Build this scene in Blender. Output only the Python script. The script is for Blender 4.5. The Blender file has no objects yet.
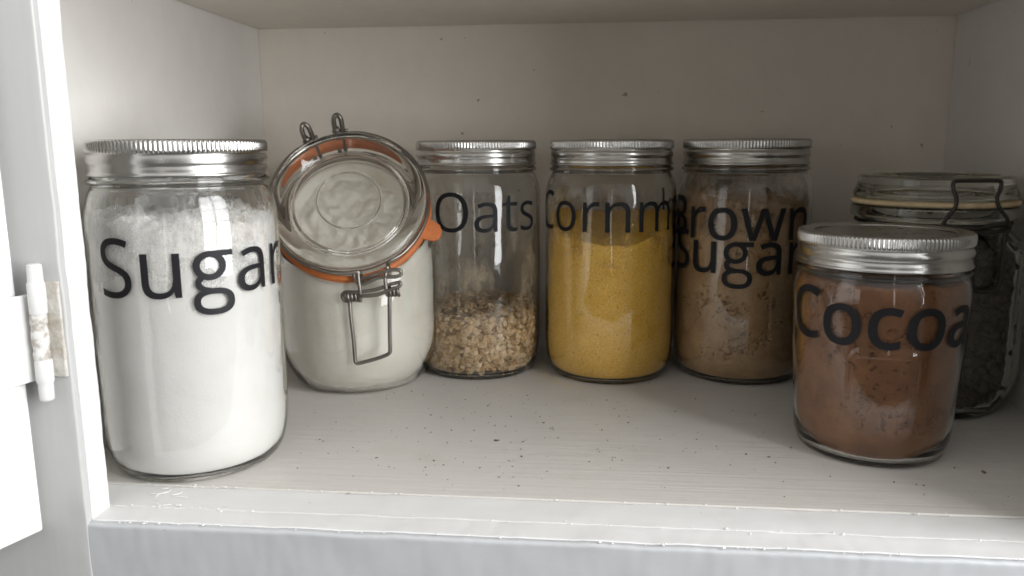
import bpy, bmesh, math, random, json
from mathutils import Vector, Matrix, noise
from mathutils.geometry import delaunay_2d_cdt
random.seed(7)
PI = math.pi
scene = bpy.context.scene
COL = scene.collection

# ------------------------------------------------------------------ materials
def new_mat(name):
    m = bpy.data.materials.new(name); m.use_nodes = True
    nt = m.node_tree; nt.nodes.clear()
    out = nt.nodes.new('ShaderNodeOutputMaterial')
    return m, nt, out

def N(nt, kind, **kw):
    n = nt.nodes.new('ShaderNode' + kind)
    for k, v in kw.items():
        if k in n.inputs: n.inputs[k].default_value = v
        else: setattr(n, k, v)
    return n

def coords(nt, scale=(1, 1, 1)):
    tc = N(nt, 'TexCoord'); mp = N(nt, 'Mapping'); mp.inputs['Scale'].default_value = scale
    nt.links.new(tc.outputs['Object'], mp.inputs['Vector'])
    return mp.outputs['Vector']

def ramp(nt, fac, stops):
    r = N(nt, 'ValToRGB'); e = r.color_ramp.elements
    e[0].position, e[0].color = stops[0][0], (*stops[0][1], 1)
    e[1].position, e[1].color = stops[-1][0], (*stops[-1][1], 1)
    for p, c in stops[1:-1]:
        x = e.new(p); x.color = (*c, 1)
    nt.links.new(fac, r.inputs['Fac'])
    return r.outputs['Color']

def noise_tex(nt, vec, scale, detail=4, rough=.55):
    n = N(nt, 'TexNoise'); n.inputs['Scale'].default_value = scale
    n.inputs['Detail'].default_value = detail; n.inputs['Roughness'].default_value = rough
    nt.links.new(vec, n.inputs['Vector'])
    return n.outputs['Fac']

def bump(nt, height, strength, dist, prev=None):
    b = N(nt, 'Bump'); b.inputs['Strength'].default_value = strength; b.inputs['Distance'].default_value = dist
    nt.links.new(height, b.inputs['Height'])
    if prev is not None: nt.links.new(prev, b.inputs['Normal'])
    return b.outputs['Normal']

def mixc(nt, fac, a, b):
    m = N(nt, 'Mix', data_type='RGBA')
    nt.links.new(fac, m.inputs[0])
    for sock, v in ((m.inputs[6], a), (m.inputs[7], b)):
        if isinstance(v, tuple): sock.default_value = (*v, 1)
        else: nt.links.new(v, sock)
    return m.outputs[2]

def paint(name, col, grain=(6, 6, 6), gs=8, dirt=None, rough=.45, bstr=.25, bdist=.0006, dirt_lo=.52, dirt_hi=.75, dirt_scale=9):
    m, nt, out = new_mat(name)
    p = N(nt, 'BsdfPrincipled'); p.inputs['Roughness'].default_value = rough
    v = coords(nt, grain); g = noise_tex(nt, v, gs, 5, .6)
    c = ramp(nt, g, [(.3, tuple(x * .97 for x in col)), (.7, tuple(min(1, x * 1.02) for x in col))])
    v2 = coords(nt)
    if dirt:
        d = noise_tex(nt, v2, dirt_scale, 6, .65)
        f = ramp(nt, d, [(dirt_lo, (0, 0, 0)), (dirt_hi, (.55, .55, .55))])
        c = mixc(nt, f, c, dirt)
    sp = noise_tex(nt, v2, 150, 2, .5)
    c = mixc(nt, ramp(nt, sp, [(.745, (0, 0, 0)), (.79, (.7, .7, .7))]), c, (.20, .16, .11))
    nt.links.new(c, p.inputs['Base Color'])
    h1 = noise_tex(nt, v2, 55, 3, .5)
    n1 = bump(nt, h1, bstr * .6, .0012)
    nt.links.new(bump(nt, g, bstr, bdist, n1), p.inputs['Normal'])
    nt.links.new(p.outputs[0], out.inputs[0])
    return m

def glass(name, col, wav=.18, wscale=30, rough=0.0):
    m, nt, out = new_mat(name)
    g = N(nt, 'BsdfGlass'); g.inputs['Color'].default_value = (*col, 1)
    g.inputs['IOR'].default_value = 1.48; g.inputs['Roughness'].default_value = rough
    v = coords(nt, (1, 1, .55)); h = noise_tex(nt, v, wscale, 2, .45)
    nt.links.new(bump(nt, h, wav, .004), g.inputs['Normal'])
    nt.links.new(g.outputs[0], out.inputs[0])
    return m

def metal(name, col, rough, spots=None, var=.08):
    m, nt, out = new_mat(name)
    p = N(nt, 'BsdfPrincipled'); p.inputs['Metallic'].default_value = 1
    v = coords(nt); h = noise_tex(nt, v, 160, 5, .6)
    r = ramp(nt, h, [(.3, (rough - var,) * 3), (.7, (rough + var,) * 3)])
    nt.links.new(r, p.inputs['Roughness'])
    big = noise_tex(nt, v, 70, 4, .6)
    c = ramp(nt, big, [(.35, tuple(x * .82 for x in col)), (.6, col)])
    if spots:
        s = noise_tex(nt, v, 420, 4, .7)
        c = mixc(nt, ramp(nt, s, [(.6, (0, 0, 0)), (.72, (.8, .8, .8))]), c, spots)
    nt.links.new(c, p.inputs['Base Color'])
    nt.links.new(bump(nt, h, .08, .0004), p.inputs['Normal'])
    nt.links.new(p.outputs[0], out.inputs[0])
    return m

def powder(name, stops, scale, fine=900, bstr=.5, bdist=.0005, rough=.95, fine_mix=None, island=False):
    m, nt, out = new_mat(name)
    p = N(nt, 'BsdfPrincipled'); p.inputs['Roughness'].default_value = rough
    p.inputs['Specular IOR Level'].default_value = .15
    v = coords(nt)
    a = noise_tex(nt, v, scale, 6, .65); f = noise_tex(nt, v, fine, 2, .6)
    if island:
        ge = N(nt, 'NewGeometry'); mm = N(nt, 'Math', operation='MULTIPLY_ADD'); mm.inputs[1].default_value = .75; mm.inputs[2].default_value = -.12
        nt.links.new(ge.outputs['Random Per Island'], mm.inputs[0]); ad = N(nt, 'Math', operation='MULTIPLY_ADD'); ad.inputs[1].default_value = .6
        nt.links.new(a, ad.inputs[0]); nt.links.new(mm.outputs[0], ad.inputs[2]); a2 = ad.outputs[0]
    c = ramp(nt, a2 if island else a, stops)
    if fine_mix:
        c = mixc(nt, ramp(nt, f, [(fine_mix[0], (0, 0, 0)), (fine_mix[1], (.85, .85, .85))]), c, fine_mix[2])
        f3 = noise_tex(nt, v, fine * .8, 2, .5)
        c = mixc(nt, ramp(nt, f3, [(.60, (0, 0, 0)), (.70, (.7, .7, .7))]), c, fine_mix[3])
    nt.links.new(c, p.inputs['Base Color'])
    n1 = bump(nt, a, bstr * .5, .002)
    nt.links.new(bump(nt, f, bstr, bdist, n1), p.inputs['Normal'])
    nt.links.new(p.outputs[0], out.inputs[0])
    return m

def plain(name, col, rough=.5, var=.12, scale=60, spec=.5):
    m, nt, out = new_mat(name)
    p = N(nt, 'BsdfPrincipled'); p.inputs['Roughness'].default_value = rough
    p.inputs['Specular IOR Level'].default_value = spec
    v = coords(nt); h = noise_tex(nt, v, scale, 4, .6)
    nt.links.new(ramp(nt, h, [(.3, tuple(x * (1 - var) for x in col)), (.7, tuple(min(1, x * (1 + var)) for x in col))]), p.inputs['Base Color'])
    nt.links.new(bump(nt, h, .1, .0005), p.inputs['Normal'])
    nt.links.new(p.outputs[0], out.inputs[0])
    return m

# ------------------------------------------------------------------ objects
def link_mesh(name, bm, mat, parent=None, smooth=True, angle=None):
    me = bpy.data.meshes.new(name); bm.normal_update(); bm.to_mesh(me); bm.free()
    for f in me.polygons: f.use_smooth = smooth
    if smooth and angle is not None: me.set_sharp_from_angle(angle=math.radians(angle))
    for x in (mat if isinstance(mat, (list, tuple)) else [mat]): me.materials.append(x)
    o = bpy.data.objects.new(name, me); COL.objects.link(o)
    if parent is not None: o.parent = parent
    return o

def thing(name, loc, label, cat, group=None, rz=0):
    o = bpy.data.objects.new(name, None); COL.objects.link(o)
    o.location = loc; o.rotation_euler = (0, 0, rz); o.empty_display_size = .02
    o['label'] = label; o['category'] = cat
    if group: o['group'] = group
    return o

def box(bm, a, b, bev=0):
    r = bmesh.ops.create_cube(bm, size=1)
    vs = r['verts']
    for v in vs:
        v.co = Vector([(a[i] + b[i]) / 2 + v.co[i] * (b[i] - a[i]) for i in range(3)])
    if bev:
        es = {e for v in vs for e in v.link_edges}
        bmesh.ops.bevel(bm, geom=list(es), offset=bev, segments=3, profile=.5, affect='EDGES')

def structure(name, parts, mat, bev=.0008, smooth=False):
    bm = bmesh.new()
    for a, b in parts: box(bm, a, b, bev)
    o = link_mesh(name, bm, mat, None, smooth, 40); o['kind'] = 'structure'
    return o

def catmull(P, k=4, closed=False):
    out = []; n = len(P)
    for i in range(n if closed else n - 1):
        g = lambda j: P[j % n] if closed else P[max(0, min(n - 1, j))]
        p0, p1, p2, p3 = g(i - 1), g(i), g(i + 1), g(i + 2)
        for s in range(k):
            t = s / k
            out.append(tuple(.5 * (2 * b + (-a + c) * t + (2 * a - 5 * b + 4 * c - d) * t * t + (-a + 3 * b - 3 * c + d) * t ** 3) for a, b, c, d in zip(p0, p1, p2, p3)))
    if not closed: out.append(tuple(P[-1]))
    return out

def rings_to_bm(bm, rings, closed_loop=False, cap=False):
    vr = [[bm.verts.new(p) for p in r] if len(r) > 1 else [bm.verts.new(r[0])] for r in rings]
    pairs = list(zip(vr, vr[1:]))
    if closed_loop: pairs.append((vr[-1], vr[0]))
    for a, b in pairs:
        n = max(len(a), len(b))
        for i in range(n):
            j = (i + 1) % n
            if len(a) == 1 and len(b) == 1: continue
            if len(a) == 1: bm.faces.new((a[0], b[j], b[i]))
            elif len(b) == 1: bm.faces.new((a[i], a[j], b[0]))
            else: bm.faces.new((a[i], a[j], b[j], b[i]))

def lathe(bm, prof, seg=128, rf=None, closed_loop=False):
    """prof: (r, z) points; rf(theta, r, z) may change the radius. theta = 0 faces -Y, growing towards +X."""
    rings = []
    for r, z in prof:
        if r < 1e-6: rings.append([(0, 0, z)]); continue
        ring = []
        for i in range(seg):
            th = 2 * PI * i / seg
            q = rf(th, r, z) if rf else r
            ring.append((q * math.sin(th), -q * math.cos(th), z))
        rings.append(ring)
    rings_to_bm(bm, rings, closed_loop)

def tube(bm, pts, rad, seg=10, closed=False, smooth_k=0):
    pts = [tuple(p) for p in pts]
    if smooth_k: pts = catmull(pts, smooth_k, closed)
    P = [Vector(p) for p in pts]; n = len(P); rings = []; up = None
    for i in range(n):
        a = P[(i - 1) % n] if (closed or i > 0) else P[i]
        b = P[(i + 1) % n] if (closed or i < n - 1) else P[i]
        t = (b - a).normalized()
        if up is None: up = t.orthogonal().normalized()
        up = (up - t * up.dot(t)).normalized(); s = t.cross(up)
        rings.append([tuple(P[i] + (up * math.cos(2 * PI * k / seg) + s * math.sin(2 * PI * k / seg)) * rad) for k in range(seg)])
    if not closed: rings = [[tuple(P[0])]] + rings + [[tuple(P[-1])]]
    rings_to_bm(bm, rings, closed)

def interp(tab, z):
    if z <= tab[0][0]: return tab[0][1]
    for (a, ra), (b, rb) in zip(tab, tab[1:]):
        if z <= b: return ra + (rb - ra) * (z - a) / (b - a)
    return tab[-1][1]

def fbm(x, y, z, o=4):
    return noise.fractal(Vector((x, y, z)), 1.0, 2.0, o)

def _ico(k):
    t = bmesh.new(); bmesh.ops.create_icosphere(t, subdivisions=k, radius=1)
    V = [v.co.copy() for v in t.verts]; t.verts.index_update(); F = [[v.index for v in f.verts] for f in t.faces]; t.free(); return V, F
ICO = {1: _ico(1), 2: _ico(2)}
def ico(bm, k, fn):
    """adds a small ball whose points pass through fn"""
    V, F = ICO[k]; vs = [bm.verts.new(fn(v)) for v in V]
    for f in F: bm.faces.new([vs[i] for i in f])

# ------------------------------------------------------------------ materials used
M_frame_dim = paint('frame_dimmed_paint', (.475, .475, .47), (60, 60, 3), 4, (.40, .36, .29), .42, .10, .0005, .66, .9, 30)  # white frame darkened in colour: weaker light on front faces painted in
M_lip = paint('lipping_lit_paint', (.67, .665, .66), (8, 30, 30), 4, (.50, .45, .36), .62, .15, .0006, .62, .9, 18)  # lighter copy for lipping and better-lit rail top and stile edge; also hinge knuckles
M_rail_dim = paint('rail_dimmed_paint', (.45, .46, .475), (10, 30, 30), 3, (.40, .38, .34), .42, .12, .0005, .68, .95, 22)  # same shading of the front put into the rail's colour
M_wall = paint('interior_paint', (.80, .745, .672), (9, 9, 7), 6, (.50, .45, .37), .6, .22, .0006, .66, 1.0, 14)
M_right_dim = paint('right_side_dimmed_paint', (.66, .635, .60), (9, 9, 7), 6, (.45, .41, .35), .55, .2, .0006, .70, 1.0, 16)  # interior paint darkened to offset light bounced onto this wall
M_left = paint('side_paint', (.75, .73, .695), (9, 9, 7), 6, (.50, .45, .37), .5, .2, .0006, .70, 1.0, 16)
M_shelf = paint('shelf_paint', (.58, .558, .525), (7, 420, 7), 1.0, (.42, .34, .24), .5, .6, .0007, .56, .9, 16)
M_door = paint('door_paint', (.80, .80, .79), (4, 4, 40), 5, (.55, .50, .42), .4, .2, .0005, .7, .95, 12)
M_glass = glass('jar_glass', (.988, .988, .982))
M_clipglass = glass('clip_jar_glass', (.990, .986, .976), .10, 24)
M_tin = metal('tinned_steel', (.56, .55, .53), .25, None, .025)
M_tinlid = metal('tinned_lid', (.52, .51, .49), .30, (.38, .34, .30), .05)
M_wire = metal('steel_wire', (.27, .25, .225), .36, (.28, .24, .19))
M_darkwire = metal('dark_wire', (.075, .07, .065), .5, (.10, .08, .06))
M_vinyl = plain('black_vinyl', (.012, .012, .014), .5, .1, 60, .22)
M_rubber = plain('orange_rubber', (.52, .15, .035), .5, .2, 90)
M_oldrubber = plain('cream_rubber', (.58, .45, .27), .6, .18, 120)
M_sugar = powder('white_sugar', [(.3, (.88, .865, .845)), (.7, (.93, .925, .915))], 60, 1500, .35)
M_flour = powder('flour', [(.3, (.84, .815, .73)), (.5, (.90, .885, .815)), (.7, (.92, .91, .855))], 45, 1100, .4)
M_corn = powder('cornmeal', [(.3, (.84, .48, .065)), (.7, (.92, .57, .11))], 90, 900, .9, .0009, .95, (.54, .66, (.93, .70, .30), (.52, .25, .04)))
M_brown = powder('brown_sugar', [(.28, (.31, .185, .09)), (.5, (.42, .27, .14)), (.72, (.50, .345, .20))], 55, 1300, .8, .0007, .95, (.58, .70, (.56, .38, .22), (.22, .11, .05)))
M_cocoa = powder('cocoa_powder', [(.28, (.145, .060, .024)), (.5, (.20, .086, .034)), (.72, (.265, .122, .052))], 50, 1200, .55)
M_oat = powder('oat_flake', [(.3, (.50, .33, .17)), (.5, (.62, .44, .25)), (.7, (.70, .54, .35))], 160, 1500, .5, .0004, .95, None, True)
M_oatdark = powder('oat_core', [(.3, (.26, .17, .09)), (.7, (.38, .26, .15))], 300, 1500, .6)
M_choc = plain('dark_chocolate', (.034, .018, .010), .6, .4, 90, .25)
M_dimglass = glass('old_jar_glass', (.945, .95, .93), .16, 26)
M_crumb = plain('crumb', (.14, .08, .05), .8, .7, 60)
M_flake = plain('paint_flake', (.80, .79, .77), .5, .1)
M_rust = paint('worn_hinge_paint', (.66, .65, .62), (1, 1, 1), 300, (.16, .10, .06), .6, .5, .0008, .48, .60, 170)
M_chip = paint('chipped_leaf_paint', (.55, .53, .49), (1, 1, 1), 200, (.34, .28, .20), .6, .8, .0010, .47, .62, 130)
M_gran = plain('sugar_granule', (.60, .50, .42), .4, .3, 200)

# ------------------------------------------------------------------ the cupboard
XL, XR, YB, ZT = -.0476, .5082, .345, .2669
shelf = structure('shelf', [((XL - .01, .0425, -.019), (XR + .01, YB + .004, 0))], M_shelf)
structure('back_wall', [((XL - .018, YB, -.25), (XR + .018, YB + .012, .70))], M_wall)
structure('left_wall', [((XL - .016, .0185, -.25), (XL, YB - .0005, .70))], M_left)
structure('right_wall', [((XR, .0185, -.25), (XR + .016, YB - .0005, .70))], M_right_dim)
structure('upper_shelf', [((XL + .0009, .022, ZT), (XR - .0009, YB - .0009, ZT + .018))], M_wall)

# face frame: stiles, rail and the lipping between rail and shelf, worn edges; front boards carry their shade in the paint
def worn(o, amp=.0005, sc=90):
    me = o.data; bm = bmesh.new(); bm.from_mesh(me)
    bmesh.ops.triangulate(bm, faces=[f for f in bm.faces if len(f.verts) > 4])
    for v in bm.verts:
        p = v.co * sc; v.co += Vector((noise.noise(p), noise.noise(p + Vector((9, 0, 0))), noise.noise(p + Vector((0, 9, 0))))) * amp
    bm.to_mesh(me); bm.free()
    for f in me.polygons: f.use_smooth = True
    me.set_sharp_from_angle(angle=math.radians(40))

def board(name, a, b, axis, n, mat, rad=.0016, kind='structure', parent=None, amp=.0004):
    """A long board: rounded cross-section swept along one axis in n slices, so that its edges can wander a little."""
    bm = bmesh.new(); o2 = [i for i in range(3) if i != axis]
    (u0, w0), (u1, w1) = (a[o2[0]], a[o2[1]]), (b[o2[0]], b[o2[1]])
    sec = []
    cor = ((u1 - rad, w1 - rad, 0), (u0 + rad, w1 - rad, 1), (u0 + rad, w0 + rad, 2), (u1 - rad, w0 + rad, 3))
    for cx, cy, s in cor:
        for k in range(6):
            t = (s + k / 5) * PI / 2
            sec.append((cx + rad * math.cos(t), cy + rad * math.sin(t)))
        a_, b_ = sec[-1], (cor[(s + 1) % 4][0] + rad * math.cos((s + 1) * PI / 2), cor[(s + 1) % 4][1] + rad * math.sin((s + 1) * PI / 2))
        for f in (.04, .12, .3, .5, .7, .88, .96): sec.append((a_[0] + (b_[0] - a_[0]) * f, a_[1] + (b_[1] - a_[1]) * f))
    rings = []
    for i in range(n + 1):
        x = a[axis] + (b[axis] - a[axis]) * i / n; ring = []
        for k, (u, w) in enumerate(sec):
            d1 = noise.noise(Vector((x * 45, u * 60 + 3, w * 60))) * amp + noise.noise(Vector((x * 220, u * 90, w * 90 + 5))) * amp * .5
            d2 = noise.noise(Vector((x * 45 + 50, u * 60, w * 60 + 7))) * amp + noise.noise(Vector((x * 220 + 50, u * 90, w * 90))) * amp * .5
            p = [0, 0, 0]; p[axis] = x; p[o2[0]] = u + d1; p[o2[1]] = w + d2
            ring.append(tuple(p))
        rings.append(ring)
    c0 = tuple(sum(p[i] for p in rings[0]) / len(sec) for i in range(3)); c1 = tuple(sum(p[i] for p in rings[-1]) / len(sec) for i in range(3))
    rings_to_bm(bm, [[c0]] + rings + [[c1]])
    bmesh.ops.recalc_face_normals(bm, faces=bm.faces[:])
    o = link_mesh(name, bm, mat, parent, True, 45)
    if kind: o['kind'] = kind
    return o

board('frame_stile', (-.075, 0, -.30), (-.0003, .0042, .60), 2, 260, M_frame_dim, .0011)
board('stile_return', (-.075, .0043, -.30), (0, .018, .60), 2, 260, M_lip, .0010)  # split from the stile front so its lit inner edge is painted lighter
board('frame_stile', (.462, 0, -.30), (.56, .018, .60), 2, 60, M_frame_dim, .0011)
board('frame_rail', (-.0005, .0003, -.0325), (.4625, .0050, -.0005), 0, 240, M_rail_dim, .0018)
board('rail_top', (-.0003, .0034, -.0320), (.4622, .0184, -.0002), 0, 240, M_lip, .0009)  # split from the rail front so the lit top is painted lighter
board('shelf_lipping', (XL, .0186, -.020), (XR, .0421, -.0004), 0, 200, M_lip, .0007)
board('lower_rail', (-.0745, .0065, -.30), (.56, .0175, -.0335), 0, 40, M_frame_dim, .001)

# ------------------------------------------------------------------ door and hinge
door = thing('cupboard_door', (-.0176, -.004, -.003), 'white painted cupboard door standing open on its hinge at the left edge', 'door', rz=0)
d = Vector((-.0070, -.0207, 0)).normalized(); nrm = Vector((-d.y, d.x, 0))
if nrm.x < 0: nrm = -nrm
DM = Matrix(((d.x, nrm.x, 0, 0), (d.y, nrm.y, 0, 0), (0, 0, 1, 0), (0, 0, 0, 1)))    # local: along, out (towards +x), up
def door_part(name, a, b, bev, mat, parent=door):
    bm = bmesh.new(); box(bm, a, b, bev); o = link_mesh(name, bm, mat, parent, False); o.matrix_local = DM.copy(); return o
door_part('panel', (0, -.0118, 0), (.30, -.0022, .42), .0012, M_door)
door_part('raised_field', (.006, -.0024, .0085), (.294, 0, .41), .0011, M_door)
hinge = thing('hinge', (0, 0, 0), '', 'hinge'); 
for k in ('label', 'category'): del hinge[k]
bpy.data.objects.remove(hinge)
leaf = door_part('hinge_leaf', (-.0030, .0003, .0715), (.034, .0026, .1105), .0009, M_door)
bm = bmesh.new()
def barrel(bm, prof, seg=24):
    rings = [[tuple(prof[0][0])]]
    for p, r in prof: rings.append([tuple(p + Vector((math.cos(2 * PI * k / seg) * r * (1 + .05 * noise.noise(p * 300 + Vector((k, 0, 0)))), math.sin(2 * PI * k / seg) * r, 0))) for k in range(seg)])
    rings_to_bm(bm, rings + [[tuple(prof[-1][0])]]); bmesh.ops.recalc_face_normals(bm, faces=bm.faces[:])
o0 = Vector((-.0176, -.004, -.003))
K = lambda z, dx=0: Vector((-.0088 + dx - (.118 - z) * .012, -.0048, z)) - o0
barrel(bm, [(K(.1215), .0020), (K(.1210), .0029), (K(.1195), .0031), (K(.1140), .0031), (K(.1134), .0033), (K(.1128), .0036), (K(.1060), .0037), (K(.1000), .0036), (K(.0994), .0033)])
link_mesh('hinge_knuckle', bm, M_lip, leaf, True, 50)
bm = bmesh.new(); barrel(bm, [(K(.0790), .0033), (K(.0782), .0036), (K(.0720), .0037), (K(.0694), .0036), (K(.0686), .0033), (K(.0680), .0031), (K(.0655), .0031), (K(.0615), .0030), (K(.0606), .0028), (K(.0600), .0018)]); link_mesh('hinge_knuckle', bm, M_lip, leaf, True, 50)
bm = bmesh.new(); barrel(bm, [(K(.1000, -.0004), .0030), (K(.0985, -.0004), .0034), (K(.0955, -.0004), .0035), (K(.0945, -.0004), .0032), (K(.0925, -.0004), .0032), (K(.0915, -.0004), .0035), (K(.0860, -.0004), .0035), (K(.0850, -.0004), .0032), (K(.0832, -.0004), .0031), (K(.0822, -.0004), .0035), (K(.0800, -.0004), .0034), (K(.0785, -.0004), .0030)])
link_mesh('hinge_pin', bm, M_rust, leaf, True, 50)
bm = bmesh.new(); box(bm, (-.0100, -.0011, .0700), (-.0016, .0002, .1130), .0004)
bmesh.ops.subdivide_edges(bm, edges=bm.edges[:], cuts=6, use_grid_fill=True)
for v in bm.verts: v.co += Vector((noise.noise(v.co * 700), .25 * noise.noise(v.co * 500), noise.noise(v.co * 700 + Vector((5, 0, 0))))) * .0007; v.co -= o0
link_mesh('hinge_leaf', bm, M_chip, leaf, True, 50)
for kk in leaf.children: kk.matrix_parent_inverse = DM.inverted()

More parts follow.
